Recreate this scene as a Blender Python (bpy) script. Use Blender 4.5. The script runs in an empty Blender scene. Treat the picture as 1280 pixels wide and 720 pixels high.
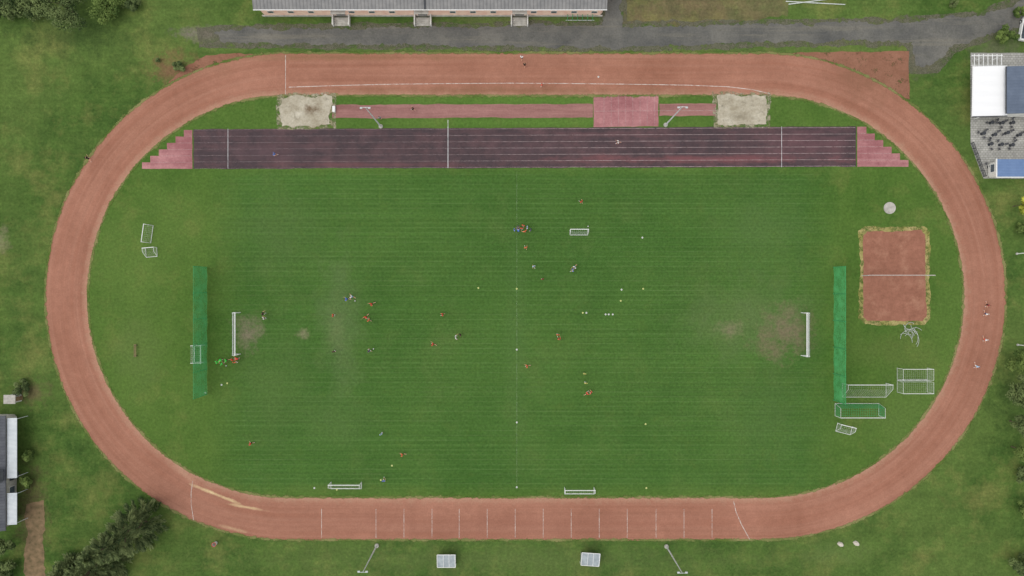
import bpy, bmesh, math, random
from mathutils import Vector, Matrix, noise, geometry
random.seed(11)
R = math.radians
S = 0.1445; H = 123.0
SC = bpy.context.scene; COL = SC.collection
K = 1.17
def W(px, py, z=0.0): return Vector(((px-640)*S, (360-py)*S, z))
def WT(px, py, z):
    k = (H-z)/H
    return Vector(((px-640)*S*k, (360-py)*S*k, z))
def lin(v):
    v /= 255.0
    return v/12.92 if v <= 0.04045 else ((v+0.055)/1.055)**2.4
def C(r, g, b, k=1.0): return (min(.82,lin(r)*K*k), min(.82,lin(g)*K*k), min(.82,lin(b)*K*k), 1.0)

# ------------------------------------------------------------------ materials
class G:
    def __init__(s, name, rough=.85, spec=.2):
        s.m = bpy.data.materials.new(name); s.m.use_nodes = True; s.t = s.m.node_tree; s.t.nodes.clear()
        s.out = s.n('ShaderNodeOutputMaterial'); s.b = s.n('ShaderNodeBsdfPrincipled')
        s.b.inputs['Roughness'].default_value = rough
        s.b.inputs['Specular IOR Level'].default_value = spec
        s.t.links.new(s.b.outputs[0], s.out.inputs[0]); s._co = None
    def n(s, ty, **k):
        nd = s.t.nodes.new(ty)
        for a, v in k.items(): setattr(nd, a, v)
        return nd
    def set(s, sock, v):
        if isinstance(v, bpy.types.NodeSocket): s.t.links.new(v, sock)
        else: sock.default_value = v
    def co(s):
        if not s._co: s._co = s.n('ShaderNodeTexCoord')
        return s._co.outputs['Object']
    def uv(s):
        if not s._co: s._co = s.n('ShaderNodeTexCoord')
        return s._co.outputs['UV']
    def mp(s, vec, scale=(1,1,1), loc=(0,0,0), rz=0, ty='POINT'):
        m = s.n('ShaderNodeMapping', vector_type=ty); s.set(m.inputs[0], vec)
        m.inputs[1].default_value = loc; m.inputs[2].default_value = (0,0,rz); m.inputs[3].default_value = scale
        return m.outputs[0]
    def noise(s, vec, scale, detail=4, rough=.55):
        m = s.n('ShaderNodeTexNoise'); s.set(m.inputs['Vector'], vec)
        m.inputs['Scale'].default_value = scale; m.inputs['Detail'].default_value = detail; m.inputs['Roughness'].default_value = rough
        return m.outputs[0]
    def ramp(s, v, a, b, lo=0.0, hi=1.0):
        m = s.n('ShaderNodeMapRange'); s.set(m.inputs[0], v)
        for i, x in enumerate((a, b, lo, hi)): s.set(m.inputs[i+1], x)
        return m.outputs[0]
    def math(s, op, a, b=0.0):
        m = s.n('ShaderNodeMath', operation=op); s.set(m.inputs[0], a); s.set(m.inputs[1], b); return m.outputs[0]
    def mix(s, f, a, b, blend='MIX'):
        m = s.n('ShaderNodeMix', data_type='RGBA', blend_type=blend)
        s.set(m.inputs[0], f); s.set(m.inputs[6], a); s.set(m.inputs[7], b); return m.outputs[2]
    def gain(s, col, v):
        m = s.n('ShaderNodeMix', data_type='RGBA', blend_type='MULTIPLY'); m.inputs[0].default_value = 1
        cc = s.n('ShaderNodeCombineColor')
        for i in range(3): s.set(cc.inputs[i], v)
        s.set(m.inputs[6], col); s.set(m.inputs[7], cc.outputs[0]); return m.outputs[2]
    def ell(s, px, py, rx, ry, rot=0, nz=None, soft=.9, amt=1.0, na=.55):
        p = W(px, py)
        v = s.mp(s.co(), (rx*S, ry*S, 1), (p.x, p.y, 0), R(rot), 'TEXTURE')
        l = s.n('ShaderNodeVectorMath', operation='LENGTH'); s.set(l.inputs[0], v)
        d = l.outputs['Value']
        if nz is not None: d = s.math('ADD', d, s.ramp(nz, .25, .75, -na, na))
        return s.ramp(d, 1.0, 1.0-soft, 0, amt)
    def spot(s, col, px, py, rx, ry, color, amt, rot=0, nz=None, soft=.9, na=.55):
        return s.mix(s.ell(px, py, rx, ry, rot, nz, soft, amt, na), col, color)
    def bump(s, h, st=.3, dist=.05):
        b = s.n('ShaderNodeBump'); b.inputs['Strength'].default_value = st; b.inputs['Distance'].default_value = dist
        s.set(b.inputs['Height'], h); s.t.links.new(b.outputs[0], s.b.inputs['Normal'])
    def alpha(s, a):
        t = s.n('ShaderNodeBsdfTransparent'); m = s.n('ShaderNodeMixShader')
        s.set(m.inputs[0], a); s.t.links.new(t.outputs[0], m.inputs[1]); s.t.links.new(s.b.outputs[0], m.inputs[2])
        s.t.links.new(m.outputs[0], s.out.inputs[0])
    def col(s, c): s.set(s.b.inputs['Base Color'], c); return s.m

def plain(name, c1, c2=None, scale=3.0, rough=.6, metal=0, spec=.3):
    g = G(name, rough, spec)
    if c2 is None: c2 = tuple(x*.75 for x in c1[:3])+(1,)
    n = g.noise(g.co(), scale, 5)
    g.b.inputs['Metallic'].default_value = metal
    return g.col(g.mix(g.ramp(n, .35, .65), c2, c1))

DRY = C(116, 116, 66); BARE = C(124, 118, 92)
def grass_mat(name, base, light, dark, spots=(), lf=.6):
    g = G(name, .95, .05); co = g.co()
    n1 = g.noise(co, .035, 5, .6); n2 = g.noise(co, .22, 6, .65); n3 = g.noise(co, 2.2, 5, .75); n4 = g.noise(co, .9, 4, .6); n5 = g.noise(co, .5, 6, .75)
    col = g.mix(g.ramp(n2, .36, .64), dark, base)
    col = g.mix(g.ramp(n1, .42, .66, 0, lf), col, light)
    col = g.mix(g.ramp(n4, .52, .75, 0, .5), col, light)
    col = g.mix(g.ramp(g.noise(co, .10, 7, .7), .5, .72, 0, .7), col, DRY)
    col = g.mix(g.ramp(g.noise(co, .07, 7, .72), .54, .72, 0, .6), col, dark)
    st = g.noise(g.mp(co, (.015, .8, 1), rz=R(4)), 1.0, 4, .7); col = g.gain(col, g.ramp(st, .3, .7, .92, 1.08))
    for sp in spots: col = g.spot(col, *sp[:7], rot=(sp[7] if len(sp) > 7 else 0), nz=n5, na=.8)
    col = g.gain(col, g.ramp(n3, .28, .72, .68, 1.32)); col = g.gain(col, g.ramp(n5, .3, .7, .86, 1.14))
    g.bump(n3, .4, .06)
    return g.col(col)
def turf_mat():
    g = G('infield_turf', .95, .05); co = g.co()
    n1 = g.noise(co, .035, 5, .6); n2 = g.noise(co, .22, 6, .65); n3 = g.noise(co, 2.2, 5, .75); n4 = g.noise(co, .9, 4, .6); n5 = g.noise(co, .45, 8, .8)
    a = g.mix(g.ramp(n2, .34, .66), C(62, 89, 37), C(72, 98, 42)); a = g.mix(g.ramp(n1, .42, .66, 0, .6), a, C(90, 111, 54)); a = g.mix(g.ramp(n4, .52, .75, 0, .45), a, C(90, 111, 54)); a = g.mix(g.ramp(g.noise(co, .12, 7, .7), .52, .72, 0, .6), a, C(102, 110, 58))
    for sp in ((172, 438, 40, 60, C(88, 105, 56), .6), (1120, 440, 70, 30, C(84, 99, 50), .6), (420, 606, 90, 12, DRY, .3), (650, 125, 260, 9, C(84, 113, 50), .6), (650, 153, 260, 7, C(84, 113, 50), .6), (1125, 520, 60, 50, C(86, 106, 54), .5)):
        a = g.spot(a, *sp, nz=n2)
    p = g.mix(g.ramp(n1, .36, .64), C(55, 86, 37), C(66, 95, 43)); p = g.mix(g.ramp(n2, .3, .75, 0, .4), p, C(71, 100, 47)); p = g.mix(g.ramp(n4, .55, .78, 0, .35), p, C(82, 107, 57)); p = g.mix(g.ramp(g.noise(co, .1, 7, .72), .52, .72, 0, .4), p, C(49, 77, 34)); p = g.mix(g.ramp(g.noise(g.mp(co, (1, 1, 1), (31, 7, 0)), .08, 7, .72), .52, .72, 0, .5), p, C(84, 102, 54))
    st = g.noise(g.mp(co, (.010, 1.6, 1)), 1.0, 5, .8); p = g.gain(p, g.ramp(st, .3, .7, .84, 1.17))
    wv = g.n('ShaderNodeTexWave', wave_type='BANDS', bands_direction='Y'); g.set(wv.inputs[0], co)
    wv.inputs['Scale'].default_value = .36; wv.inputs['Distortion'].default_value = .5; wv.inputs['Detail'].default_value = 2
    br = g.noise(g.mp(co, (.05, .6, 1)), 1.0, 4, .7)
    p = g.mix(g.math('MULTIPLY', g.ramp(wv.outputs[1], .87, 1, 0, .24), g.ramp(br, .36, .66)), p, C(112, 132, 86))
    for sp in ((425, 400, 34, 110, C(88, 105, 66), .6), (340, 480, 70, 100, C(80, 102, 54), .5), (935, 400, 110, 60, C(86, 103, 62), .65), (950, 290, 70, 70, C(78, 101, 56), .45), (420, 525, 60, 50, C(80, 103, 56), .45),
               (646, 420, 18, 170, C(74, 99, 54), .35), (350, 290, 70, 70, C(80, 101, 56), .45), (960, 520, 60, 70, C(76, 99, 54), .4)):
        p = g.spot(p, *sp, nz=n2)
    sx = g.n('ShaderNodeSeparateXYZ'); g.set(sx.inputs[0], co)
    ax = g.math('ABSOLUTE', g.math('SUBTRACT', sx.outputs[0], (656-640)*S)); ay = g.math('ABSOLUTE', g.math('SUBTRACT', sx.outputs[1], (360-412)*S))
    jt = g.ramp(n5, .3, .7, -.25, .25)
    fx = g.ramp(g.math('ADD', g.ramp(ax, 400*S, 345*S), jt), 0, 1); fy = g.ramp(g.math('ADD', g.ramp(ay, 208*S, 190*S), jt), 0, 1)
    col = g.mix(g.math('MULTIPLY', fx, fy), a, p)
    for sp in ((309, 416, 22, 26, C(114, 106, 88), .9), (984, 413, 38, 40, C(108, 99, 78), .9), (962, 430, 30, 20, C(102, 97, 72), .8), (912, 411, 20, 12, C(114, 108, 84), .75), (378, 418, 9, 8, C(122, 116, 92), .8), (420, 410, 14, 40, C(94, 107, 68), .5)):
        col = g.spot(col, *sp, nz=n5, soft=1.0, na=.9)
    col = g.gain(col, g.ramp(n3, .28, .72, .70, 1.30)); g.bump(n3, .4, .06)
    return g.col(col)
M = {}
M['ground'] = grass_mat('outer_grass', C(71, 94, 43), C(94, 111, 57), C(55, 78, 35), spots=(
    (218, 86, 36, 26, C(112, 88, 64), .95), (252, 42, 42, 11, C(112, 106, 94), .95), (1152, 76, 28, 20, C(104, 96, 84), .9),
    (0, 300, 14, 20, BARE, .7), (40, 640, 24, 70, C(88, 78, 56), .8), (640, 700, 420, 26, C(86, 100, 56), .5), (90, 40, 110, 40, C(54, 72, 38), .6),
    (1245, 60, 45, 16, C(98, 98, 78), .6), (1262, 490, 34, 60, C(54, 74, 36), .6), (1045, 690, 60, 20, C(92, 110, 60), .5), (40, 490, 24, 20, C(102, 88, 66), .7), (640, 24, 130, 8, C(96, 102, 66), .6), (700, 62, 420, 4, C(98, 108, 66), .5), (1090, 40, 160, 20, C(98, 96, 66), .5)))  # dark green spot at the right edge paints tree shadow into the grass
M['turf'] = turf_mat()
def track_mat():
    g = G('clay_track', .95, .04); uv = g.uv(); co = g.co()
    a = g.noise(g.mp(uv, (.012, .8, 1)), 1.0, 6, .65); b = g.noise(co, .09, 6, .65); f = g.noise(co, 3.5, 4, .8); m = g.noise(co, .8, 5, .7)
    col = g.mix(g.ramp(b, .34, .66), C(134, 91, 74), C(151, 106, 88))
    col = g.mix(g.ramp(a, .4, .7, 0, .45), col, C(162, 121, 103))
    a2 = g.noise(g.mp(uv, (.02, 1.2, 1), (7, 3, 0)), 1.0, 5, .65)
    col = g.mix(g.ramp(a2, .48, .76, 0, .45), col, C(120, 80, 64))
    sy = g.n('ShaderNodeSeparateXYZ'); g.set(sy.inputs[0], uv)
    col = g.mix(g.ramp(g.math('ADD', sy.outputs[1], g.ramp(m, .3, .7, -.7, .7)), 1.3, .1, 0, .55), col, C(168, 134, 112))
    col = g.gain(col, g.ramp(m, .3, .7, .92, 1.08))
    n2 = g.noise(co, .35, 6, .65)
    for sp in ((268, 617, 34, 2.6, C(206, 186, 142), .8, -22), (308, 634, 26, 2.2, C(200, 178, 136), .7, -10), (292, 661, 24, 3, C(182, 156, 122), .6, -14), (230, 592, 26, 6, C(172, 136, 114), .5, -40),
               (1085, 95, 60, 44, C(124, 88, 70), .8, 0), (640, 113, 300, 7, C(124, 90, 70), .75, 0), (250, 84, 60, 16, C(142, 104, 84), .6, 0), (640, 655, 380, 22, C(132, 90, 75), .5, 0), (420, 72, 200, 5, C(124, 98, 72), .5, 0)):
        col = g.spot(col, *sp[:6], rot=sp[6], nz=n2)
    col = g.gain(col, g.ramp(f, .28, .72, .84, 1.16)); g.bump(f, .2, .02)
    return g.col(col)
M['track'] = track_mat()
def apron_mat():
    g = G('worn_apron', .95, .05); co = g.co(); n = g.noise(co, .3, 6, .7); f = g.noise(co, 3, 4, .8)
    col = g.mix(g.ramp(n, .35, .65), C(120, 84, 67), C(136, 98, 80)); g.alpha(g.ramp(g.noise(co, .5, 6, .75), .32, .46)); return g.col(g.gain(col, g.ramp(f, .3, .7, .82, 1.16)))
M['apron'] = apron_mat()
def verge_mat():
    g = G('worn_verge', .95, .05); co = g.co(); uv = g.uv()
    n = g.noise(co, .8, 6, .75); n2 = g.noise(co, .2, 3)
    col = g.mix(g.ramp(n2, .38, .62), C(84, 103, 48), C(126, 124, 80))
    sx = g.n('ShaderNodeSeparateXYZ'); g.set(sx.inputs[0], uv)
    d = g.math('ABSOLUTE', g.math('SUBTRACT', sx.outputs[1], .5))
    a = g.math('ADD', g.ramp(d, .05, .5, .7, -.3), g.ramp(n, .3, .7, -.55, .5))
    g.alpha(g.ramp(a, .25, .6, 0, .85))
    return g.col(col)
M['verge'] = verge_mat()
def tartan(name, dark, red, lo, hi, streak=(.03, .9, 1), w=.65, bs=.16):
    g = G(name, .75, .2); co = g.co()
    a = g.noise(g.mp(co, streak), 1.0, 6, .7); b = g.noise(co, bs, 7, .78); f = g.noise(co, 3.0, 4, .8)
    v = g.math('ADD', g.math('MULTIPLY', a, w), g.math('MULTIPLY', b, 1-w))
    col = g.mix(g.ramp(v, lo, hi), dark, red)
    col = g.gain(col, g.ramp(f, .25, .75, .82, 1.18))
    return g, col
g, col = tartan('wet_tartan', C(64, 53, 56), C(88, 66, 68), .44, .64, (.05, .6, 1), .3, .2)
nz = g.noise(g.mp(g.co(), (.35, 1, 1)), .3, 8, .8); bl = g.noise(g.co(), .5, 7, .78)
for sp in ((880, 199, 220, 6, C(116, 72, 74), .7), (470, 206, 200, 3.5, C(102, 66, 68), .5), (1010, 180, 80, 26, C(100, 70, 74), .5), (760, 168, 120, 4, C(98, 68, 70), .4), (330, 190, 60, 12, C(88, 68, 72), .4), (660, 186, 60, 10, C(88, 68, 72), .35)): col = g.spot(col, *sp, nz=nz, na=1.0)
col = g.gain(col, g.ramp(bl, .3, .7, .82, 1.16)); M['sprint'] = g.col(col)
g, col = tartan('red_tartan', C(134, 86, 88), C(166, 118, 118), .42, .62, w=.3); M['red'] = g.col(col)
g, col = tartan('pink_tartan', C(122, 84, 80), C(148, 108, 102), .4, .6, (.06, .9, 1)); M['runway'] = g.col(col)
def sand():
    g = G('pale_sand', .95, .05); n = g.noise(g.co(), .35, 7, .75); f = g.noise(g.co(), 2.5, 5, .8); k = g.noise(g.co(), .8, 6, .75)
    col = g.mix(g.ramp(n, .35, .65), C(140, 131, 112), C(178, 171, 154)); col = g.mix(g.ramp(k, .55, .7, 0, .7), col, C(100, 96, 84))
    for sp in ((390, 137, 13, 8, C(96, 78, 58), .85), (372, 143, 10, 7, C(190, 184, 168), .7), (925, 146, 20, 6, C(110, 102, 84), .6)): col = g.spot(col, *sp, nz=k, na=.9)
    g.bump(f, .6, .08)
    return g.col(g.gain(col, g.ramp(f, .3, .7, .82, 1.15)))
M['sand'] = sand()
def rim(name, c1, c2, lo, hi, sc=.9):
    g = G(name, .95, .05); co = g.co(); n = g.noise(co, .5, 5); g.alpha(g.ramp(g.noise(co, sc, 6, .75), lo, hi)); f = g.noise(co, 3, 4, .8)
    return g.col(g.gain(g.mix(g.ramp(n, .35, .65), c1, c2), g.ramp(f, .3, .7, .8, 1.2)))
M['sandrim'] = rim('scattered_sand', C(150, 144, 124), C(124, 120, 90), .44, .58)
def asphalt():
    g = G('old_asphalt', .9, .15); n = g.noise(g.co(), .15, 7, .7); f = g.noise(g.co(), 3, 4, .8); m = g.noise(g.co(), .7, 6, .75)
    col = g.mix(g.ramp(n, .35, .65), C(78, 78, 76), C(104, 102, 96))
    st = g.noise(g.mp(g.co(), (.03, .6, 1)), 1, 5, .7); col = g.mix(g.ramp(st, .52, .7, 0, .6), col, C(120, 115, 102)); col = g.mix(g.ramp(m, .54, .72, 0, .6), col, C(70, 70, 64))
    return g.col(g.gain(col, g.ramp(f, .3, .7, .78, 1.2)))
M['asphalt'] = asphalt()
M['roadedge'] = rim('gravel_verge', C(108, 103, 90), C(88, 88, 72), .38, .58, .5)
M['soil'] = grass_mat('weedy_soil', C(106, 94, 68), C(86, 98, 56), C(86, 82, 58), lf=1.0)
g = G('red_court_clay', .95, .05); n = g.noise(g.co(), .5, 6, .7); n6 = g.noise(g.co(), 2.5, 5, .8)
col = g.mix(g.ramp(n, .34, .66), C(126, 86, 70), C(146, 101, 84)); col = g.mix(g.ramp(g.noise(g.co(), .25, 6, .7), .52, .72, 0, .5), col, C(156, 122, 100)); M['clay'] = g.col(g.gain(col, g.ramp(n6, .3, .7, .84, 1.16)))
M['courtrim'] = rim('dry_court_rim', C(160, 146, 100), C(124, 122, 68), .38, .54, .6)
def paving():
    g = G('grey_paving', .85, .2); br = g.n('ShaderNodeTexBrick'); g.set(br.inputs[0], g.co())
    br.inputs['Scale'].default_value = 1.0; br.inputs['Brick Width'].default_value = .6; br.inputs['Row Height'].default_value = .4; br.inputs['Mortar Size'].default_value = .03
    br.inputs[1].default_value = C(166, 164, 158); br.inputs[2].default_value = C(150, 148, 144); br.inputs[3].default_value = C(112, 112, 102)
    n = g.noise(g.co(), .5, 5); return g.col(g.gain(br.outputs[0], g.ramp(n, .3, .7, .8, 1.12)))
M['paving'] = paving()
M['brownpath'] = plain('brown_path', C(128, 106, 80), C(94, 82, 58), 1.2, .95)
def paint(name, c, lo, hi, amt=1.0, x0=None, x1=None):
    g = G(name, .7, .2); n = g.noise(g.co(), .9, 6, .75); a = g.ramp(n, lo, hi, .15*amt, amt)
    if x0 is not None:
        sx = g.n('ShaderNodeSeparateXYZ'); g.set(sx.inputs[0], g.co()); a = g.math('MULTIPLY', a, g.ramp(sx.outputs[0], (x0-640)*S, (x1-640)*S, .35, 1))
    g.alpha(a); return g.col(c)
M['line'] = paint('worn_white_line', C(218, 210, 202), .35, .6, .7)
M['linefaint'] = paint('faded_line', C(200, 176, 172), .32, .6, .6)
M['linelane'] = paint('faded_lane_line', C(204, 186, 184), .3, .6, .7, 500, 760)
M['linebright'] = paint('fresh_white_line', C(226, 222, 218), .3, .5, .85)
M['linegrass'] = paint('faded_lime_line', C(166, 184, 148), .42, .68, .28)
M['white'] = plain('white_paint', C(228, 228, 224), C(204, 204, 200), 4, .45)
M['netwhite'] = plain('pale_net_cord', C(190, 194, 188), C(164, 168, 164), 8, .8)
M['netgrey'] = plain('pale_net_tape', C(196, 188, 180), C(168, 160, 152), 8, .8)
M['netgreen'] = plain('green_net_cord', C(66, 150, 96), C(52, 128, 78), 6, .8)
def fencenet():
    g = G('green_mesh_screen', .85, .1); n = g.noise(g.co(), .6, 5, .7)
    g.alpha(g.ramp(n, .3, .7, .52, .76))
    return g.col(g.mix(g.ramp(n, .35, .65), C(68, 150, 88), C(84, 168, 106)))
M['screen'] = fencenet()
M['steel'] = plain('galvanised_steel', C(200, 202, 202), C(172, 176, 178), 3, .5, .1)
M['dark'] = plain('dark_metal', C(62, 64, 68), C(48, 50, 54), 5, .5)
M['chair'] = plain('charcoal_wicker', C(84, 84, 86), C(66, 66, 70), 5, .7)
M['glass'] = plain('window_glass', C(86, 94, 102), C(66, 74, 82), 1, .1, spec=.6)
M['lampglass'] = plain('lamp_glass', C(200, 204, 206), C(180, 184, 188), 2, .2)
M['concrete'] = plain('concrete', C(172, 168, 160), C(146, 142, 134), 1.5, .9)
M['poly'] = plain('grey_polycarbonate', C(152, 160, 162), C(130, 138, 142), 1.5, .4)
M['cream'] = plain('pinkish_render', C(226, 190, 170), C(208, 170, 152), .8, .9)
M['offwhite'] = plain('offwhite_render', C(206, 204, 198), C(180, 178, 172), .8, .9)
def roofmat(name, c1, c2, sc, axis='X', lo=.72):
    g = G(name, .75, .2); wv = g.n('ShaderNodeTexWave', wave_type='BANDS', bands_direction=axis); g.set(wv.inputs[0], g.co())
    wv.inputs['Scale'].default_value = sc; n = g.noise(g.co(), .6, 6, .7)
    col = g.mix(g.ramp(n, .3, .7), c1, c2); g.bump(wv.outputs[1], .3, .05)
    return g.col(g.gain(col, g.ramp(wv.outputs[1], 0, .35, lo, 1.0)))
M['roofgrey'] = roofmat('grey_fibre_roof', C(108, 108, 108), C(134, 132, 130), .5)
M['roofblue'] = roofmat('bluegrey_roof', C(80, 90, 106), C(96, 106, 122), .6, 'Y', .94)
M['roofkiosk'] = roofmat('blue_kiosk_roof', C(88, 110, 146), C(104, 126, 160), .6, 'Y', .94)
M['roofdark'] = roofmat('slate_roof', C(74, 76, 82), C(98, 100, 104), .6, 'Y', .85)
M['slat'] = roofmat('pale_slat_panel', C(206, 210, 212), C(184, 190, 194), 1.4, 'Y', .6)
M['tent'] = plain('white_canvas', C(242, 244, 246), C(224, 228, 232), .4, .7)
M['wood'] = plain('weathered_wood', C(138, 114, 86), C(106, 86, 66), 3, .85)
M['bark'] = plain('bark', C(96, 84, 68), C(72, 60, 48), 4, .95)
M['skin'] = plain('skin', C(208, 160, 134), C(190, 140, 116), 6, .6)
M['rock'] = plain('pale_rock', C(204, 196, 184), C(164, 156, 144), 2, .9)
M['red_paint'] = plain('red_paint', C(168, 50, 40), None, 3, .5)
M['rubber'] = plain('black_rubber', C(36, 36, 36), None, 5, .9)
def objcol(name, rough=.85):
    g = G(name, rough, .1); oi = g.n('ShaderNodeObjectInfo'); n = g.noise(g.co(), 9, 3)
    return g.col(g.gain(oi.outputs['Color'], g.ramp(n, .3, .7, .85, 1.1)))
M['cloth'] = objcol('sports_cloth'); M['plastic'] = objcol('cone_plastic', .5)
def leafmat(name, d, l):
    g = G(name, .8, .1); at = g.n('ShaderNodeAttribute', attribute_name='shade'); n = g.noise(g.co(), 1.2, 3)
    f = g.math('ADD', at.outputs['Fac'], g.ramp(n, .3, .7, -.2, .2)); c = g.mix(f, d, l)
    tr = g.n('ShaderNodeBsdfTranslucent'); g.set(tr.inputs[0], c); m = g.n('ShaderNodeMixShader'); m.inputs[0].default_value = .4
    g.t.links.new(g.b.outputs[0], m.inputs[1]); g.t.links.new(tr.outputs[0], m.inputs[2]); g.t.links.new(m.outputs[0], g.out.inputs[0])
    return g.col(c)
M['leaf'] = leafmat('leaf_green', C(66, 88, 44), C(124, 142, 78))
M['leafdark'] = leafmat('dark_leaf_green', C(56, 74, 44), C(122, 136, 86))
M['needle'] = leafmat('needle_green', C(66, 84, 54), C(142, 154, 104))
M['leafyel'] = leafmat('yellow_leaf', C(104, 122, 44), C(206, 204, 90))

# ------------------------------------------------------------------ helpers
class MB:
    def __init__(s): s.bm = bmesh.new()
    def box(s, c, size, rot=None):
        m = Matrix.Translation(Vector(c)) @ (rot.to_4x4() if rot else Matrix.Identity(4)) @ Matrix.Diagonal((*size, 1))
        r = bmesh.ops.create_cube(s.bm, size=1, matrix=m)
        es = list({e for v in r['verts'] for e in v.link_edges})
        bmesh.ops.bevel(s.bm, geom=es, offset=min(size)*.12, segments=1, affect='EDGES')
        return s
    def tube(s, p0, p1, r0, r1=None, seg=8):
        p0 = Vector(p0); p1 = Vector(p1); r1 = r0 if r1 is None else r1; d = p1-p0
        q = d.to_track_quat('Z', 'Y'); m = Matrix.Translation((p0+p1)/2) @ q.to_matrix().to_4x4()
        bmesh.ops.create_cone(s.bm, cap_ends=True, segments=seg, radius1=r0, radius2=r1, depth=d.length, matrix=m); return s
    def path(s, pts, r, seg=6):
        for a, b in zip(pts, pts[1:]): s.tube(a, b, r, r, seg)
        return s
    def lathe(s, prof, seg=16):
        rings = []
        for r, z in prof: rings.append([s.bm.verts.new((r*math.cos(2*math.pi*i/seg), r*math.sin(2*math.pi*i/seg), z)) for i in range(seg)])
        for a, b in zip(rings, rings[1:]):
            for i in range(seg): s.bm.faces.new((a[i], a[(i+1) % seg], b[(i+1) % seg], b[i]))
        return s
    def faces(s, vs, fs):
        v = [s.bm.verts.new(p) for p in vs]
        for f in fs: s.bm.faces.new([v[i] for i in f])
        return s
    def build(s, name, mat, parent=None, smooth=False):
        me = bpy.data.meshes.new(name); s.bm.normal_update(); s.bm.to_mesh(me); s.bm.free()
        if smooth:
            for p in me.polygons: p.use_smooth = True
        return put(name, me, mat, parent)
def put(name, me, mat, parent=None):
    o = bpy.data.objects.new(name, me); COL.objects.link(o)
    if mat: me.materials.append(mat)
    if parent: o.parent = parent
    return o
def tag(o, label, cat, group=None):
    o['label'] = label; o['category'] = cat
    if group: o['group'] = group
    return o
def empty(name, label, cat, loc, rz=0.0, group=None):
    o = bpy.data.objects.new(name, None); COL.objects.link(o); o.location = loc; o.rotation_euler = (0, 0, rz); o.empty_display_size = .3
    return tag(o, label, cat, group)
def kids(o): return [c for c in COL.objects if c.parent == o]
def dup(root, label, loc, rz=0.0, group=None):
    def cp(o, par):
        c = o.copy(); COL.objects.link(c); c.parent = par
        for ch in kids(o): cp(ch, c)
        return c
    r = cp(root, None); r.location = loc; r.rotation_euler = (0, 0, rz); r['label'] = label
    if group: r['group'] = group
    return r
def struct(name, me, mat):
    o = put(name, me, mat); o['kind'] = 'structure'; return o
def up(bm):
    bm.normal_update()
    for f in bm.faces:
        if f.normal.z < 0: f.normal_flip()
def poly(name, pts, mat, z, jit=.0, step=6, seed=0):
    out = []
    n = len(pts)
    for i in range(n):
        a = Vector(pts[i]); b = Vector(pts[(i+1) % n]); L = (b-a).length; k = max(1, int(L/step)); d = (b-a).normalized(); nn = Vector((-d.y, d.x))
        for j in range(k):
            p = a+(b-a)*j/k
            w = jit*(noise.noise(Vector((p.x*.05, p.y*.05, seed)))*1.4+noise.noise(Vector((p.x*.25, p.y*.25, seed+5))))
            p = p+nn*w; out.append(W(p.x, p.y, z))
    tri = geometry.tessellate_polygon([out]); me = bpy.data.meshes.new(name)
    bm = bmesh.new(); vs = [bm.verts.new(p) for p in out]
    for t in tri:
        try: bm.faces.new([vs[i] for i in t])
        except ValueError: pass
    up(bm); bm.to_mesh(me); bm.free()
    return struct(name, me, mat)
LL = 592.0; AA = math.pi*278; TT = 2*LL+2*AA
CY = 370.5
def stad(t, r):
    t %= TT
    if t < LL: return (361+t, CY-r)
    t -= LL
    if t < AA:
        a = -math.pi/2+math.pi*t/AA; return (953+r*math.cos(a), CY+r*math.sin(a))
    t -= AA
    if t < LL: return (953-t, CY+r)
    t -= LL
    a = math.pi/2+math.pi*t/AA; return (361+r*math.cos(a), CY+r*math.sin(a))
def ring(name, rows, mat, z, jit=0, n=720):
    bm = bmesh.new(); uvl = bm.loops.layers.uv.new('UVMap'); g = []
    for i in range(n+1):
        t = TT*i/n; row = []
        for k, r in enumerate(rows):
            x, y = stad(t, r)
            if k in (0, len(rows)-1) and jit:
                j = jit*(noise.noise(Vector((x*.03, y*.03, k)))+noise.noise(Vector((x*.15, y*.15, k+9)))*.7); x, y = stad(t, r+j)
            row.append((bm.verts.new(W(x, y, z)), (t*S, (k/(len(rows)-1) if name.endswith('verge') else (r-rows[0])*S))))
        g.append(row)
    for i in range(n):
        for k in range(len(rows)-1):
            q = (g[i][k], g[i+1][k], g[i+1][k+1], g[i][k+1]); f = bm.faces.new([a[0] for a in q])
            for l, a in zip(f.loops, q): l[uvl].uv = a[1]
    up(bm); me = bpy.data.meshes.new(name); bm.to_mesh(me); bm.free()
    return struct(name, me, mat)
def lines(name, segs, mat, z):
    bm = bmesh.new()
    for pts, w in segs:
        for a, b in zip(pts, pts[1:]):
            A = W(*a, z); B = W(*b, z); d = (B-A).normalized(); nn = Vector((-d.y, d.x, 0))*w/2
            bm.faces.new([bm.verts.new(p) for p in (A-nn, B-nn, B+nn, A+nn)])
    up(bm); me = bpy.data.meshes.new(name); bm.to_mesh(me); bm.free(); return struct(name, me, mat)

# ------------------------------------------------------------------ setting
b = MB(); b.faces([(-400, -400, 0), (400, -400, 0), (400, 400, 0), (-400, 400, 0)], [(0, 1, 2, 3)]); o = b.build('ground', M['ground']); o['kind'] = 'structure'
poly('infield_grass', [stad(TT*i/200, 252) for i in range(200)], M['turf'], .006, step=30)
poly('football_pitch', [(301, 214), (1003, 214), (1003, 611), (301, 611)], M['turf'], .012, 0, 80)
ring('running_track', [251, 260, 269, 278, 287, 296, 304.5], M['track'], .018, 1.6)
poly('track_apron', [(940, 67), (1040, 65), (1136, 64), (1136, 90), (1137, 124)] + [(953+303*math.cos(R(a)), CY+303*math.sin(R(a))) for a in range(-54, -90, -3)], M['apron'], .015, 1.2)
poly('track_apron', [(365, 67), (300, 68), (258, 70), (230, 84), (212, 102)] + [(361+303*math.cos(R(a)), CY+303*math.sin(R(a))) for a in range(-120, -90, 3)], M['apron'], .015, 2.2)
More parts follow.
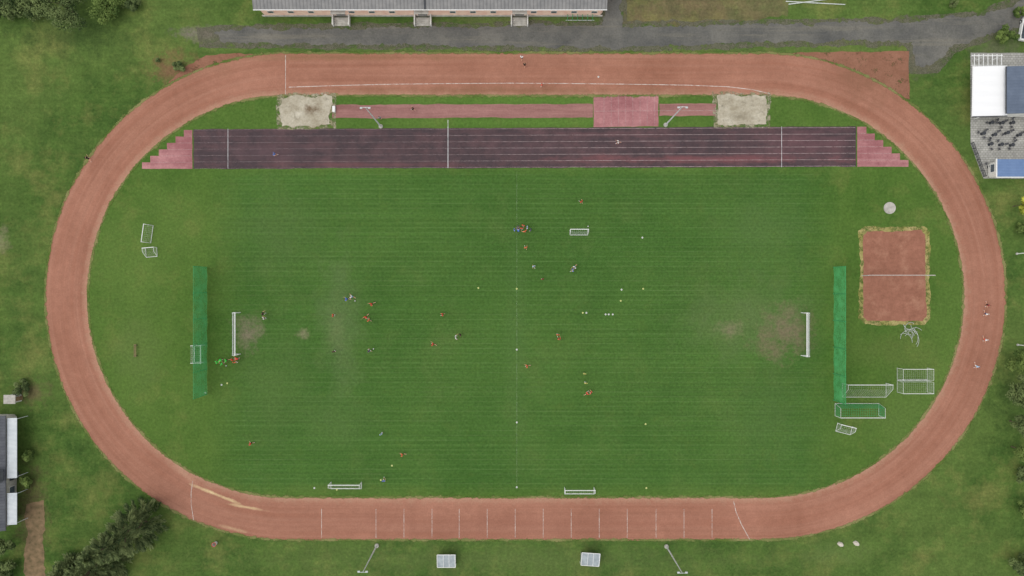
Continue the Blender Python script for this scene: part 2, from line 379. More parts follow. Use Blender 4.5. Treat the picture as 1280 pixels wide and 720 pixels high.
ring('inner_verge', [246.5, 251, 254.5], M['verge'], .026, 1.2)
ring('outer_verge', [300.5, 304.5, 308.5], M['verge'], .026, 1.4)
poly('sprint_track', [(242, 161.5), (1070, 158), (1070, 208.5), (242, 211)], M['sprint'], .020, .6)
le = [(240.5, 162.5)]; re_ = [(1071.5, 158.5)]
for k in range(6):
    le += [(230-k*10.5, 162.5+k*8.1), (230-k*10.5, 162.5+(k+1)*8.1)]; re_ += [(1083+k*10.5, 158.5+k*8.3), (1083+k*10.5, 158.5+(k+1)*8.3)]
poly('sprint_track_end', le+[(240.5, 211)], M['red'], .020, .3, 4)
poly('sprint_track_end', re_+[(1071.5, 208.5)], M['red'], .020, .3, 4)
poly('long_jump_runway', [(415, 131), (741, 130), (741, 147), (415, 148)], M['runway'], .020, .7)
poly('long_jump_runway', [(824, 129.5), (895, 129.5), (895, 145), (824, 145)], M['runway'], .020, .7)
poly('high_jump_apron', [(742, 119), (823, 118.5), (823, 158), (742, 159)], M['red'], .023, .5)
poly('scattered_sand', [(346, 117), (420, 116), (420, 161), (346, 162)], M['sandrim'], .027, 1.6, 4, 3)
poly('scattered_sand', [(890, 115), (963, 115), (963, 160), (891, 160)], M['sandrim'], .027, 1.6, 4, 4)
poly('sand_pit', [(351, 121), (413, 120), (414, 157), (352, 158)], M['sand'], .031, 2.8, 3, 3)
poly('sand_pit', [(896, 119), (957, 119), (958, 156), (897, 156)], M['sand'], .031, 2.4, 3, 4)
poly('court_rim', [(1080, 283), (1156, 283), (1162, 290), (1163, 398), (1156, 406), (1081, 406), (1074, 398), (1074, 290)], M['courtrim'], .018, 1.6, 3, 6)
poly('volleyball_court', [(1084, 289), (1151, 288), (1156, 293), (1158, 395), (1153, 401), (1084, 401), (1079, 396), (1079, 294)], M['clay'], .024, 1.1, 3, 7)
RP = [(268, 39), (320, 36), (520, 34), (754, 32), (755, -60), (775, -60), (778, 33), (980, 30), (1110, 28), (1228, 19), (1262, 7), (1300, -9), (1340, 10), (1300, 33), (1240, 41), (1190, 59), (1165, 82), (1145, 82), (1141, 51), (1000, 52), (765, 60), (520, 56), (275, 53)]
poly('gravel_verge', [(244, 33), (320, 30), (520, 28), (747, 27), (749, -60), (781, -60), (784, 26), (980, 24), (1110, 22), (1228, 13), (1255, 1), (1300, -19), (1350, 10), (1304, 41), (1240, 49), (1196, 66), (1172, 92), (1136, 92), (1132, 58), (1000, 58), (765, 66), (520, 62), (248, 60)], M['roadedge'], .010, 2.4, 4, 8)
poly('asphalt_road', RP, M['asphalt'], .014, 3.2, 3, 2)
poly('soil_patch', [(779, -60), (985, -60), (984, 20), (940, 27), (780, 30)], M['soil'], .007, 4, 5, 1)
poly('terrace_paving', [(1213, 66), (1340, 66), (1340, 224), (1229, 223), (1213, 180)], M['paving'], .020, .2)
poly('garden_path', [(32, 628), (56, 625), (55, 690), (58, 760), (28, 760), (32, 690)], M['brownpath'], .012, 2.6, 4)
tm = [([(x, 636), (x, 672)], .08) for x in (402, 470, 505, 540, 574, 609, 644, 679, 714, 749, 784, 820, 855, 890)]
tm += [([(917, 627), (920, 640), (927, 656), (937, 674)], .13), ([(241, 601), (239, 615), (239, 630), (242, 650)], .11), ([(357, 69), (357, 118)], .11)]
lines('track_markings', tm, M['line'], .030)
kerb = [(361, 109), (420, 107), (480, 105.5), (560, 104.5), (640, 104), (720, 104.5), (800, 105.5), (860, 106.5), (910, 108.5), (940, 112), (962, 117)]
lines('inside_lane_line', [(kerb, .12)], M['line'], .030)
lines('sprint_lane_lines', [([(243, 162.5+k*8.0), (1069, 159.5+k*8.0)], .055) for k in range(7)], M['linelane'], .026)
lines('sprint_end_lines', [([(1073, 158.5+k*8.3), (1082+(k-1)*10.5, 158.5+k*8.3)], .06) for k in range(1, 6)]+[([(240, 162.5+k*8.1), (231-(k-1)*10.5, 162.5+k*8.1)], .045) for k in range(1, 6)], M['linefaint'], .026)
lines('sprint_cross_lines', [([(285, 161), (285, 211)], .065), ([(560, 150), (560, 210)], .09), ([(977, 158), (977, 209)], .07)], M['linebright'], .030)
lines('apron_lines', [([(746+k*9, 120), (746+k*9, 158)], .05) for k in range(1, 9)]+[([(742, 139), (895, 138)], .07)], M['linefaint'], .030)
lines('pitch_lines', [([(646, 214), (646, 611)], .11)], M['linegrass'], .024)
b = MB(); b.lathe([(0.001, .09), (.9, .09), (.95, .1), (1.06, .1), (1.08, .0)], 32); o = b.build('shot_put_circle', M['concrete']); o.location = W(1112, 260); tag(o, 'pale round concrete throwing circle on the grass above the clay court', 'throwing circle')

# ------------------------------------------------------------------ goals
def goal(label, px, py, w, h, d, rz, group=None, top=None, net='netwhite', wire=.028, cell=.35, r=.06, name='football_goal'):
    top = d*.45 if top is None else top
    rt = empty(name, label, 'goal', W(px, py), R(rz), group); x = w/2
    for sx in (-1, 1): MB().tube((sx*x, 0, 0), (sx*x, 0, h), r).build('post', M['white'], rt)
    MB().tube((-x-r, 0, h), (x+r, 0, h), r*1.15).build('crossbar', M['white'], rt)
    for sx in (-1, 1): MB().path([(sx*x, 0, h), (sx*x, -top, h), (sx*x, -d, .06), (sx*x, 0, .06)], r*.55).build('net_stay', M['white'], rt)
    MB().tube((-x, -d, .06), (x, -d, .06), r*.7).build('ground_bar', M['white'], rt)
    prof = []
    for a, bb in (((0, h), (-top, h)), ((-top, h), (-d, .05))):
        L = math.hypot(bb[0]-a[0], bb[1]-a[1]); k = max(1, round(L/cell))
        for i in range(k): prof.append((a[0]+(bb[0]-a[0])*i/k, a[1]+(bb[1]-a[1])*i/k))
    prof.append((-d, .05)); nx = max(2, round(w/cell)); bm = bmesh.new(); grid = []
    for i in range(nx+1):
        xx = -x+w*i/nx
        grid.append([bm.verts.new((xx, p[0]+.02*math.sin(i*1.7), p[1]-.08*math.sin(math.pi*i/nx)*(1 if p[1] > .1 else 0))) for p in prof])
    for i in range(nx):
        for k in range(len(prof)-1): bm.faces.new((grid[i][k], grid[i+1][k], grid[i+1][k+1], grid[i][k+1]))
    nz = max(2, round(h/cell))
    for sx in (-1, 1):
        cols = []
        for k in range(nz+1):
            z = .05+(h-.05)*k/nz; dep = d-(d-top)*(z-.05)/(h-.05); m = 4
            cols.append([bm.verts.new((sx*x, -dep*j/m, z)) for j in range(m+1)])
        for k in range(nz):
            for j in range(4): bm.faces.new((cols[k][j], cols[k+1][j], cols[k+1][j+1], cols[k][j+1]))
    me = bpy.data.meshes.new('net'); bm.to_mesh(me); bm.free(); o = put('net', me, M[net], rt)
    wf = o.modifiers.new('cords', 'WIREFRAME'); wf.thickness = wire; wf.use_replace = True; wf.use_even_offset = False
    return rt
goal('full size white goal at the left end of the pitch on worn turf', 300.5, 416.5, 7.5, 2.44, 1.3, -90, top=.5, wire=.015, r=.08)
goal('full size white goal at the right end of the pitch by the bare earth patch', 1001.5, 417.5, 7.7, 2.44, 1.3, 90, top=.5, wire=.015, r=.08)
goal('small white goal standing upfield near the huddle of players', 723.5, 287.5, 3.2, 1.6, .9, 0, wire=.022)
goal('white youth goal at the lower touchline, left one of two', 433, 602.5, 5.5, 2.0, 1.2, 0, wire=.022)
goal('white youth goal at the lower touchline, right one of two', 724, 609, 5.3, 2.0, 1.2, 0, wire=.022)
goal('narrow white goal standing on edge at the far left grass, upper of two', 184, 292, 3.2, 1.6, .9, 82, wire=.02)
goal('little white goal just below another at the far left grass', 189, 310, 2.0, 1.2, 1.6, 5, wire=.02)
goal('pale small goal parked behind the left green ball screen', 256.5, 442, 3.1, 1.8, 1.9, -90, top=1.8, wire=.02, r=.10)
goal('large white goal parked beside the foot of the right green screen', 1080, 479, 7.9, 2.3, 2.5, 0, top=.8, wire=.016, cell=.4, r=.05)
goal('goal with open green net parked facing down near the small tilted goal', 1071, 519.5, 7.9, 2.2, 2.2, 180, top=1.7, net='netgreen', wire=.06, cell=.4, r=.05)
goal('white goal parked by the right bend, upper of a back to back pair', 1140, 460, 5.4, 2.0, 2.1, 0, top=2.0, wire=.016, cell=.35, r=.042)
goal('white goal parked by the right bend, lower of a back to back pair', 1140, 490, 5.4, 2.0, 2.1, 180, top=2.0, wire=.016, cell=.35, r=.042)
goal('small white goal set askew below the green netted goal', 1056, 531, 2.7, 1.5, 1.5, -14, wire=.022)

def screen(label, px, y0, y1, h):
    a = W(px, y0); bq = W(px, y1); L = (a-bq).length
    rt = empty('ball_stop_fence', label, 'ball stop fence', (a+bq)/2)
    n = 6
    for i in range(n): MB().tube((0, -L/2+L*i/(n-1), 0), (0, -L/2+L*i/(n-1), h+.1), .06, .05).build('post', M['netgreen'], rt)
    b = MB(); vs = []; N = 40
    for i in range(N+1):
        for k in range(9):
            sag = .25*math.sin(math.pi*((i/N*(n-1)) % 1))*(k/8)
            vs.append((.08+.05*math.sin(i*.9+k), -L/2+L*i/N, .05+(h-sag*.3-.05)*k/8))
    b.faces(vs, [(i*9+k, (i+1)*9+k, (i+1)*9+k+1, i*9+k+1) for i in range(N) for k in range(8)]).build('net', M['screen'], rt)
    b = MB(); b.tube((0, -L/2, h), (0, L/2, h), .035); b.build('top_cable', M['netgreen'], rt)
screen('tall green ball stop screen behind the left goal', 258.5, 334, 493, 5.2)
screen('tall green ball stop screen behind the right goal', 1041.5, 334, 500, 4.6)

# ------------------------------------------------------------------ masts
def mast(label, b0, h):
    base = W(*b0); rt = empty('floodlight_mast', label, 'floodlight', base, 0)
    MB().lathe([(.02, .25), (.35, .25), (.4, 0)], 12).build('footing', M['concrete'], rt)
    MB().tube((0, 0, .2), (0, 0, h), .14, .07, 10).build('pole', M['steel'], rt)
    MB().box((0, 0, h), (1.6, .08, .08)).build('cross_arm', M['steel'], rt)
    sy = -1 if base.y > 0 else 1
    for x in (-.65, .65):
        l = MB().box((x, sy*.12, h+.1), (.4, .26, .16), Matrix.Rotation(R(25*sy), 3, 'X')).build('lamp', M['steel'], rt)
        MB().box((x, sy*.15, h-.01), (.34, .22, .04), Matrix.Rotation(R(25*sy), 3, 'X')).build('lamp_glass', M['lampglass'], l)
mast('slim floodlight mast beside the left sand pit', (476, 158), 13.0)
mast('slim floodlight mast between the red jump apron and the right sand pit', (832, 156), 12.2)
mast('slim floodlight mast below the track, left of both shelters', (471, 682), 11.5)
mast('slim floodlight mast below the track, right of both shelters', (833, 683), 11.5)

# ------------------------------------------------------------------ dugouts
def dugout(label, px, py, rz):
    rt = empty('team_shelter', label, 'team shelter', W(px, py), R(rz)); w, h, d = 3.1, 2.0, 1.8
    n = 8; prof = []
    for i in range(n+1):
        a = i/n; prof.append((.55-(d+.55)*a, h*(1-.22*a*a)))
    b = MB(); b.faces([(x, y, z) for y, z in prof for x in (-w/2, w/2)], [(2*i, 2*i+1, 2*i+3, 2*i+2) for i in range(n)]); b.build('roof', M['poly'], rt)
    MB().box((0, -d, h*.39), (w, .05, h*.76)).build('back_panel', M['poly'], rt)
    for sx in (-1, 1):
        MB().box((sx*w/2, -d*.5, h*.42), (.04, d-.1, h*.78)).build('side_panel', M['poly'], rt)
        MB().path([(sx*(w/2+.05), .55, h+.03), (sx*(w/2+.05), -d*.5, h*.95), (sx*(w/2+.05), -d, h*.8), (sx*(w/2+.05), -d-.05, 0)], .06).build('frame_tube', M['white'], rt)
    for x in (-.5, .5): MB().path([(x, p[0], p[1]+.02) for p in prof], .035).build('roof_rib', M['white'], rt)
    MB().box((0, .56, h+.02), (w+.1, .09, .09)).build('front_rail', M['white'], rt)
    MB().box((0, -d-.06, h*.78), (w+.1, .09, .09)).build('rear_rail', M['white'], rt)
    MB().box((0, -d*.68, .45), (w-.2, .4, .06)).build('bench_seat', M['wood'], rt)
    for x in (-1.2, 0, 1.2): MB().box((x, -d*.68, .21), (.06, .3, .42)).build('bench_leg', M['dark'], rt)
dugout('grey team shelter with white frame below the track, left of two', 559, 692, 0)
dugout('grey team shelter with white frame below the track, right of two', 737, 690, -4)

# ------------------------------------------------------------------ volleyball net
rt = empty('volleyball_net', 'net strung across the red clay court', 'volleyball net', W(1118, 344.5))
for sx in (-1, 1): MB().tube((sx*5.9, 0, 0), (sx*5.9, 0, 2.4), .06).build('post', M['steel'], rt)
bm = bmesh.new(); bmesh.ops.create_grid(bm, x_segments=40, y_segments=4, size=.5, matrix=Matrix.Translation((0, 0, 1.9)) @ Matrix.Rotation(R(90), 4, 'X') @ Matrix.Diagonal((11.7, .9, 1, 1)))
me = bpy.data.meshes.new('net'); bm.to_mesh(me); bm.free(); o = put('net', me, M['dark'], rt); wf = o.modifiers.new('cords', 'WIREFRAME'); wf.thickness = .06
MB().box((0, .03, 2.38), (11.8, .10, .08)).build('top_band', M['netgrey'], rt)
# tangle of hose and thin poles
b = MB(); rnd = random.Random(21)
for k in range(13):
    cx, cy = rnd.uniform(-.9, .9), rnd.uniform(-1.2, 1.2); rr = rnd.uniform(.6, 1.8); a0 = rnd.uniform(0, 6.3); sw = rnd.uniform(1.0, 3.2); mid = a0+sw/2
    ox, oy = cx-rr*.7*math.cos(mid), cy-rr*.7*math.sin(mid); n = 14
    b.path([Vector((ox+rr*math.cos(a0+sw*i/n), oy+rr*1.1*math.sin(a0+sw*i/n), .05+.012*k+.02*math.sin(i))) for i in range(n+1)], .032, 5)
o = b.build('tangled_hose', M['netwhite']); o.location = W(1139, 415); tag(o, 'loose flat tangle of pale hose below the clay court', 'hose')

# ------------------------------------------------------------------ small props
def rock(label, px, py, rz):
    bm = bmesh.new(); bmesh.ops.create_icosphere(bm, subdivisions=3, radius=.55)
    for v in bm.verts:
        v.co *= 1+.25*noise.noise(v.co*2+Vector((px, 0, 0))); v.co.x *= 1.05; v.co.y *= .7; v.co.z = max(-.1, v.co.z*.7)
    me = bpy.data.meshes.new('boulder'); bm.to_mesh(me); bm.free(); o = put('boulder', me, M['rock']); o.location = W(px, py, .1); o.rotation_euler.z = R(rz); tag(o, label, 'boulder')
rock('pale boulder in the grass at lower right, left of two', 1050, 680, -20); rock('pale boulder in the grass at lower right, right of two', 1070, 679, -35)
rt = empty('litter_bin', 'small bin standing on the grass under the lower left bend', 'bin', W(270, 678.5))
MB().lathe([(.02, .05), (.3, .05), (.36, .9), (.33, .9), (.28, .12), (.02, .12)], 16).build('drum', M['offwhite'], rt)
MB().lathe([(.36, .88), (.42, .9), (.42, .96), (.33, .96), (.33, .88)], 16).build('rim', M['red_paint'], rt)
rt = empty('bench', 'thin wooden bench alone on the left grass below the goals', 'bench', W(170.5, 438), R(90))
for y in (-.14, .14): MB().box((0, y, .45), (2.3, .12, .05)).build('seat_board', M['wood'], rt)
for x in (-.95, .95): MB().box((x, 0, .21), (.07, .42, .42)).build('leg', M['dark'], rt)
for i, (a, c) in enumerate((((982, 2), (1056, 6)), ((985, 6), (1040, -1)))):
    b = MB(); p = W(*a, .12+.14*i); q = W(*c, .12+.14*i); mid = (p+q)/2; b.tube(p-mid, q-mid, .10, .08, 10)
    o = b.build('steel_pole', M['netwhite']); o.location = mid; tag(o, ('pale pole lying on the soil by the road at top right, longer of two', 'pale pole lying crossed over a longer one at top right')[i], 'pole')

# ------------------------------------------------------------------ buildings
def win(parent, c, w, h, ax, frame='white'):
    s = (w, .1, h) if ax == 'x' else (.1, w, h); g = (w-.16, .13, h-.16) if ax == 'x' else (.13, w-.16, h-.16)
    f = MB().box(c, s).build('window', M[frame], parent); MB().box(c, g).build('pane', M['glass'], f)
rt = empty('long_clubroom_building', 'long low pinkish building with grey roof at the top edge', 'building', W(540, 20))
x0 = -30.5; x1 = 30.7; D = 11; h = 3.7
MB().box(((x0+x1)/2, D/2, h/2), (x1-x0, D, h)).build('wall', M['cream'], rt)
MB().box(((x0+x1)/2, -.06, .25), (x1-x0+.1, .16, .5)).build('plinth', M['concrete'], rt)
b = MB(); e = h+.05; vs = [(x0-.4, -.35, e), (x1+.4, -.35, e), (x1+.4, D/2, e+1.7), (x0-.4, D/2, e+1.7), (x1+.4, D+.55, e), (x0-.4, D+.55, e)]
vs += [(v[0], v[1], v[2]-.14) for v in vs]
b.faces(vs, [(0, 1, 2, 3), (3, 2, 4, 5), (7, 6, 9, 8), (8, 9, 11, 10), (0, 6, 7, 1), (5, 4, 10, 11), (1, 7, 8, 2), (2, 8, 10, 4), (0, 3, 9, 6), (3, 5, 11, 9)])
rf = b.build('roof', M['roofgrey'], rt)
MB().box((-.8, 2.5, e+.86), (.35, 5.9, .18), Matrix.Rotation(math.atan2(1.7, D/2+.35), 3, 'X')).build('roof_divider', M['dark'], rf)
for x in (-18, 14.5, 24): MB().box((x, 4.4, e+1.6), (.7, .7, .9)).build('chimney', M['concrete'], rf)
MB().tube((x0-.4, -.42, e-.02), (x1+.4, -.42, e-.02), .08).build('gutter', M['white'], rt)
doors = [-16.3, -1.6, 15.8]
for x in doors:
    dr = MB().box((x, -.03, 1.3), (1.6, .12, 2.3)).build('door', M['dark'], rt); MB().box((x+.6, -.13, 1.25), (.08, .08, .2)).build('handle', M['steel'], dr)
    b = MB()
    for k in range(3): b.box((x, -.75-.35*k, .24-.1*k), (2.6, .7, .48-.16*k))
    b.build('steps', M['concrete'], rt)
    for sx in (-1, 1):
        MB().box((x+sx*1.45, -.95, .5), (.22, 1.9, 1.0)).build('cheek_wall', M['offwhite'], rt)
    MB().box((x, -.4, 2.75), (2.6, .8, .12)).build('door_canopy', M['concrete'], rt)
xx = x0+2
while xx < x1-1:
    if all(abs(xx-d) > 2.2 for d in doors): win(rt, (xx, -.03, 1.9), 1.1, .9, 'x', 'offwhite')
    xx += 3.6
rt = empty('bicycle_rack', 'metal bicycle rack with hoops at the right end of the long building', 'bicycle rack', W(725, 22))
for k in range(6):
    MB().path([(-2.3+k*.9, -.5, 0), (-2.3+k*.9, -.5, .8), (-2.3+k*.9, .3, .8), (-2.3+k*.9, .3, 0)], .05).build('hoop', M['netgreen'], rt)
MB().box((0, -.5, .06), (5.2, .08, .08)).build('base_rail', M['steel'], rt); MB().box((0, .3, .06), (5.2, .08, .08)).build('base_rail', M['steel'], rt)

# clubhouse on the right
a = WT(1259, 83, 4); c = WT(1259, 142, 4); y0, y1 = c.y, a.y; xl = a.x
rt = empty('clubhouse', 'clubhouse with dark bluish grey roof at the right edge beside the white canopy', 'clubhouse', (xl+6, (y0+y1)/2, 0)); w = 12; d = y1-y0
MB().box((.2, 0, 2), (w-.5, d-.5, 4)).build('wall', M['offwhite'], rt)
b = MB(); b.faces([(-6.1, -d/2, 4.02), (-6.1, d/2, 4.02), (6, d/2, 5.2), (6, -d/2, 5.2), (-6.1, -d/2, 3.85), (-6.1, d/2, 3.85), (6, d/2, 5.0), (6, -d/2, 5.0)], [(0, 3, 2, 1), (4, 5, 6, 7), (0, 1, 5, 4), (2, 3, 7, 6), (1, 2, 6, 5), (0, 4, 7, 3)]); b.build('roof', M['roofblue'], rt)
MB().box((-6.16, 0, 3.95), (.12, d, .22)).build('gutter', M['dark'], rt)
for y in (-2.4, 0, 2.4): win(rt, (-5.58, y, 1.7), 1.6, 1.5, 'y')
p = [WT(1216, 83, 2.9), WT(1259, 82, 3.3), WT(1259, 145, 3.3), WT(1215, 146, 2.9)]
cen = (p[0]+p[2])/2; cen.z = 0
rt = empty('white_canopy', 'white sheet canopy over the terrace in front of the clubhouse', 'canopy', cen)
b = MB(); N = 10; vs = []
for i in range(N+1):
    for k in range(7):
        l = p[0].lerp(p[3], i/N); r_ = p[1].lerp(p[2], i/N); q = l.lerp(r_, k/6); q.z -= .10*math.sin(math.pi*((i*.5) % 1))*math.sin(math.pi*k/6); vs.append(q-cen)
b.faces(vs, [(i*7+k, (i+1)*7+k, (i+1)*7+k+1, i*7+k+1) for i in range(N) for k in range(6)]).build('canvas', M['tent'], rt)
for i in range(4):
    l = p[0].lerp(p[3], .04+.92*i/3)-cen; MB().tube((l.x+2.4, l.y, 0), (l.x+2.4, l.y, l.z+.05), .06).build('pole', M['white'], rt)
MB().tube(p[3]-cen, p[2]-cen, .09).build('edge_line', M['dark'], rt); MB().tube(p[0]-cen, p[3]-cen, .06).build('edge_line', M['white'], rt)  # dark line along the lower canopy edge, white one along the left
c = WT(1222, 76, 2.3); c.z = 0
rt = empty('white_pergola', 'white beam frame at the upper left corner of the terrace', 'pergola', c)
for x, y in ((1.3, .9), (4.2, .9), (1.3, -.8), (4.2, -.8)): MB().box((x, y, 1.15), (.12, .12, 2.3)).build('post', M['white'], rt)
for y in (.9, -.8): MB().box((1.65, y, 2.36), (5.5, .12, .12)).build('beam', M['white'], rt)
for k in range(7): MB().box((-.7+k*.8, .05, 2.48), (.1, 2.2, .1)).build('rafter', M['white'], rt)
rt = empty('terrace_fence', 'dark fence along the slanting lower left side of the seating terrace', 'fence', W(1221, 200), math.atan2(43*S, -16*S))
for k in range(7): MB().box((-3.2+k*1.07, 0, .5), (.09, .09, 1.0)).build('post', M['dark'], rt)
for z in (.3, .6, .95): MB().box((0, .08, z), (6.6, .05, .12)).build('rail', M['dark'], rt)
a = WT(1246, 199, 2.8); c = WT(1246, 221, 2.8); y0, y1 = c.y, a.y; d = y1-y0
rt = empty('terrace_kiosk', 'low kiosk with blue roof and white edge at the foot of the terrace', 'kiosk', (a.x+4, (y0+y1)/2, 0))
MB().box((0, 0, 1.35), (7.6, d-.4, 2.7)).build('wall', M['offwhite'], rt)
MB().box((0, 0, 2.8), (8, d, .16)).build('roof', M['roofkiosk'], rt)
MB().box((-4.06, 0, 2.8), (.16, d+.2, .24)).build('roof_edge', M['white'], rt); MB().box((0, -d/2-.08, 2.8), (8.1, .16, .24)).build('roof_edge', M['white'], rt)
win(rt, (-3.8, .2, 1.5), 1.5, 1.1, 'y')
def mk_table():
    t = empty('patio_table', 'dark round patio table on the grey seating terrace', 'table', (0, 0, 0), 0, 'patio tables on the terrace')
    MB().lathe([(.01, .75), (.34, .75), (.34, .71), (.01, .71)], 16).build('tabletop', M['dark'], t)
    MB().tube((0, 0, .05), (0, 0, .71), .05).build('pedestal', M['dark'], t); MB().lathe([(.01, .06), (.26, .03), (.28, 0)], 12).build('base', M['dark'], t); return t
def mk_chair():
    t = empty('patio_chair', 'charcoal patio chair by a round table on the grey terrace', 'chair', (0, 0, 0), 0, 'patio chairs on the terrace')
    MB().box((0, 0, .44), (.36, .36, .05)).build('seat', M['chair'], t); MB().box((0, -.18, .68), (.34, .04, .36)).build('backrest', M['chair'], t)
    for x in (-.16, .16):
        for y in (-.16, .16): MB().tube((x*1.1, y*1.1, 0), (x, y, .42), .018).build('leg', M['dark'], t)
    return t
T0 = mk_table(); C0 = mk_chair(); first = [True, True]
spots = [(1222+i*14+(j % 2)*6+random.uniform(-1.5, 1.5), 154+j*14+random.uniform(-1.5, 1.5)) for j in range(5) for i in range(5)]
for px, py in spots:
    if (px > 1238 and py > 188) or px < 1217+max(0, (py-180)*.42)+5 or px > 1277: continue
    l = W(px, py, .02)
    if first[0]: T0.location = l; first[0] = False
    else: dup(T0, T0['label'], l)
    k0 = random.uniform(0, 6); nn = random.choice((2, 2, 3))
    for k in range(nn):
        an = k0+k*math.pi*2/nn; q = l+Vector((math.cos(an), math.sin(an), 0))*random.uniform(.72, .95); rz = an+math.pi/2+random.uniform(-.3, .3)
        if first[1]: C0.location = q; C0.rotation_euler.z = rz; first[1] = False
        else: dup(C0, C0['label'], q, rz)
# house at left edge
rt = empty('garden_house', 'house with dark roof and two pale slatted awnings at the left edge', 'house', W(23, 585))
Lh = 9.8
MB().box((-4, 0, 1.7), (8, 2*Lh, 3.4)).build('wall', M['concrete'], rt)
b = MB(); b.faces([(.2, -Lh-.3, 3.44), (.2, Lh+.3, 3.44), (-4, Lh+.3, 5.2), (-4, -Lh-.3, 5.2), (-8.3, Lh+.3, 3.44), (-8.3, -Lh-.3, 3.44)], [(0, 1, 2, 3), (3, 2, 4, 5)]); rf = b.build('roof', M['roofdark'], rt)
MB().box((.26, 0, 3.42), (.12, 2*Lh+.6, .14)).build('gutter', M['dark'], rt)
MB().box((-1.2, -.3, 4.25), (2.6, 2.2, 1.2)).build('dormer', M['roofdark'], rf)
for k, (ya, yb) in enumerate(((9.6, -1.0), (-3.6, -9.2))):
    MB().box((1.05, (ya+yb)/2, 3.0), (1.6, ya-yb, .08), Matrix.Rotation(R(10), 3, 'Y')).build('awning_panel', M['slat'], rt)
    for y in (ya-.2, yb+.2): MB().tube((1.7, y, 0), (1.7, y, 2.84), .06).build('awning_post', M['steel'], rt)
for k in range(8):
    y = -8.4+k*2.4
    if k == 3: dr = MB().box((.02, y, 1.1), (.1, 1.1, 2.2)).build('door', M['dark'], rt); MB().box((.1, y+.4, 1.05), (.06, .06, .16)).build('handle', M['steel'], dr)
    else: win(rt, (.02, y, 1.6), 1.6, 1.4, 'y', 'offwhite')
rt = empty('garden_shed', 'tiny pale shed beside bushes above the left house', 'shed', W(22, 497))
MB().box((0, 0, .95), (1.8, 1.3, 1.9)).build('wall', M['offwhite'], rt); MB().box((0, 0, 1.96), (2.1, 1.6, .12)).build('roof', M['concrete'], rt)
dr = MB().box((.92, 0, .9), (.08, .8, 1.7)).build('door', M['wood'], rt); MB().box((.98, .3, .9), (.06, .06, .14)).build('handle', M['steel'], dr)
rt = empty('parked_car', 'white parked car cut by the right edge beside the road', 'car', W(1279, 38), R(80))
def loft(secs):
    b = MB(); vs = []
    n = len(secs[0])
    for s_ in secs: vs += s_
    fs = [(i*n+k, i*n+(k+1) % n, (i+1)*n+(k+1) % n, (i+1)*n+k) for i in range(len(secs)-1) for k in range(n)]
    fs += [tuple(range(n)), tuple((len(secs)-1)*n+k for k in range(n-1, -1, -1))]
    return b.faces(vs, fs)
secs = [[(x, -w_, z0), (x, -w_, z1-.12), (x, -w_+.12, z1), (x, w_-.12, z1), (x, w_, z1-.12), (x, w_, z0)] for x, w_, z0, z1 in ((-2.15, .7, .35, .75), (-2.0, .84, .25, .9), (-1, .88, .22, .95), (.8, .88, .22, .93), (1.8, .84, .25, .8), (2.1, .7, .35, .65))]
bd = loft(secs).build('body', M['white'], rt)
secs = [[(x, -w_, .9), (x, -w_+.1, z1), (x, w_-.1, z1), (x, w_, .9)] for x, w_, z1 in ((-1.9, .74, .93), (-1.4, .78, 1.42), (.1, .78, 1.45), (.95, .76, .94))]
loft(secs).build('cabin_glass', M['glass'], rt); MB().box((-.65, 0, 1.45), (1.5, 1.3, .06)).build('roof', M['white'], rt)
for x in (-1.3, 1.3):
    for y in (-.85, .85):
        t = MB().tube((x, y-.1, .32), (x, y+.1, .32), .32, .32, 16).build('wheel', M['rubber'], rt); MB().tube((x, y-.11, .32), (x, y+.11, .32), .18, .18, 10).build('rim', M['steel'], t)
for y in (-.6, .6): MB().box((2.06, y, .6), (.12, .3, .14)).build('headlight', M['lampglass'], rt)
for i, (px, py) in enumerate(((1271, 317), (1272, 431))):
    rt = empty('grey_post', ('slim pale post at the right edge beside the upper right bend', 'slim pale post at the right edge level with the goals')[i], 'post', W(px, py))
    MB().lathe([(.01, .15), (.2, .15), (.22, 0)], 10).build('footing', M['concrete'], rt); MB().tube((0, 0, .1), (0, 0, 4.2), .09, .06).build('pole', M['white'], rt)
    MB().box((.2, 0, 4.25), (.7, .25, .14)).build('lamp', M['white'], rt)

# ------------------------------------------------------------------ vegetation
def leaves(name, clumps, per, size, mat, parent, rnd, spiky=False):
    vs = []; fs = []; sh = []
    for c, r in clumps:
        base = rnd.uniform(.05, .8); ax = Vector((c.x, c.y, .25)).normalized()
        for _ in range(per):
            d = Vector((rnd.gauss(0, 1), rnd.gauss(0, 1), rnd.gauss(0, 1))).normalized(); p = c+d*r*rnd.uniform(.45, 1.05)
            n_ = (d*.6+Vector((rnd.uniform(-.6, .6), rnd.uniform(-.6, .6), rnd.uniform(.5, 1.6)))).normalized(); t = n_.orthogonal().normalized(); t.rotate(Matrix.Rotation(rnd.uniform(0, 6.3), 3, n_))
            wd_ = .32; k = size*rnd.uniform(.6, 1.3)
            if spiky:
                p = c+d*r*.5+ax*r*rnd.uniform(-1.1, 1.4); t = (ax+d*.5).normalized(); n_ = (n_-t*n_.dot(t)).normalized(); wd_ = .17; k *= 1.7
            u = n_.cross(t); i = len(vs)
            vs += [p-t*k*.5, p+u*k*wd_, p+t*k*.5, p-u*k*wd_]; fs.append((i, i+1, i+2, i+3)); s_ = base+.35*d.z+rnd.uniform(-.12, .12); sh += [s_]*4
    me = bpy.data.meshes.new(name); me.from_pydata(vs, [], fs); at = me.attributes.new('shade', 'FLOAT', 'POINT'); at.data.foreach_set('value', sh)
    return put(name, me, mat, parent)
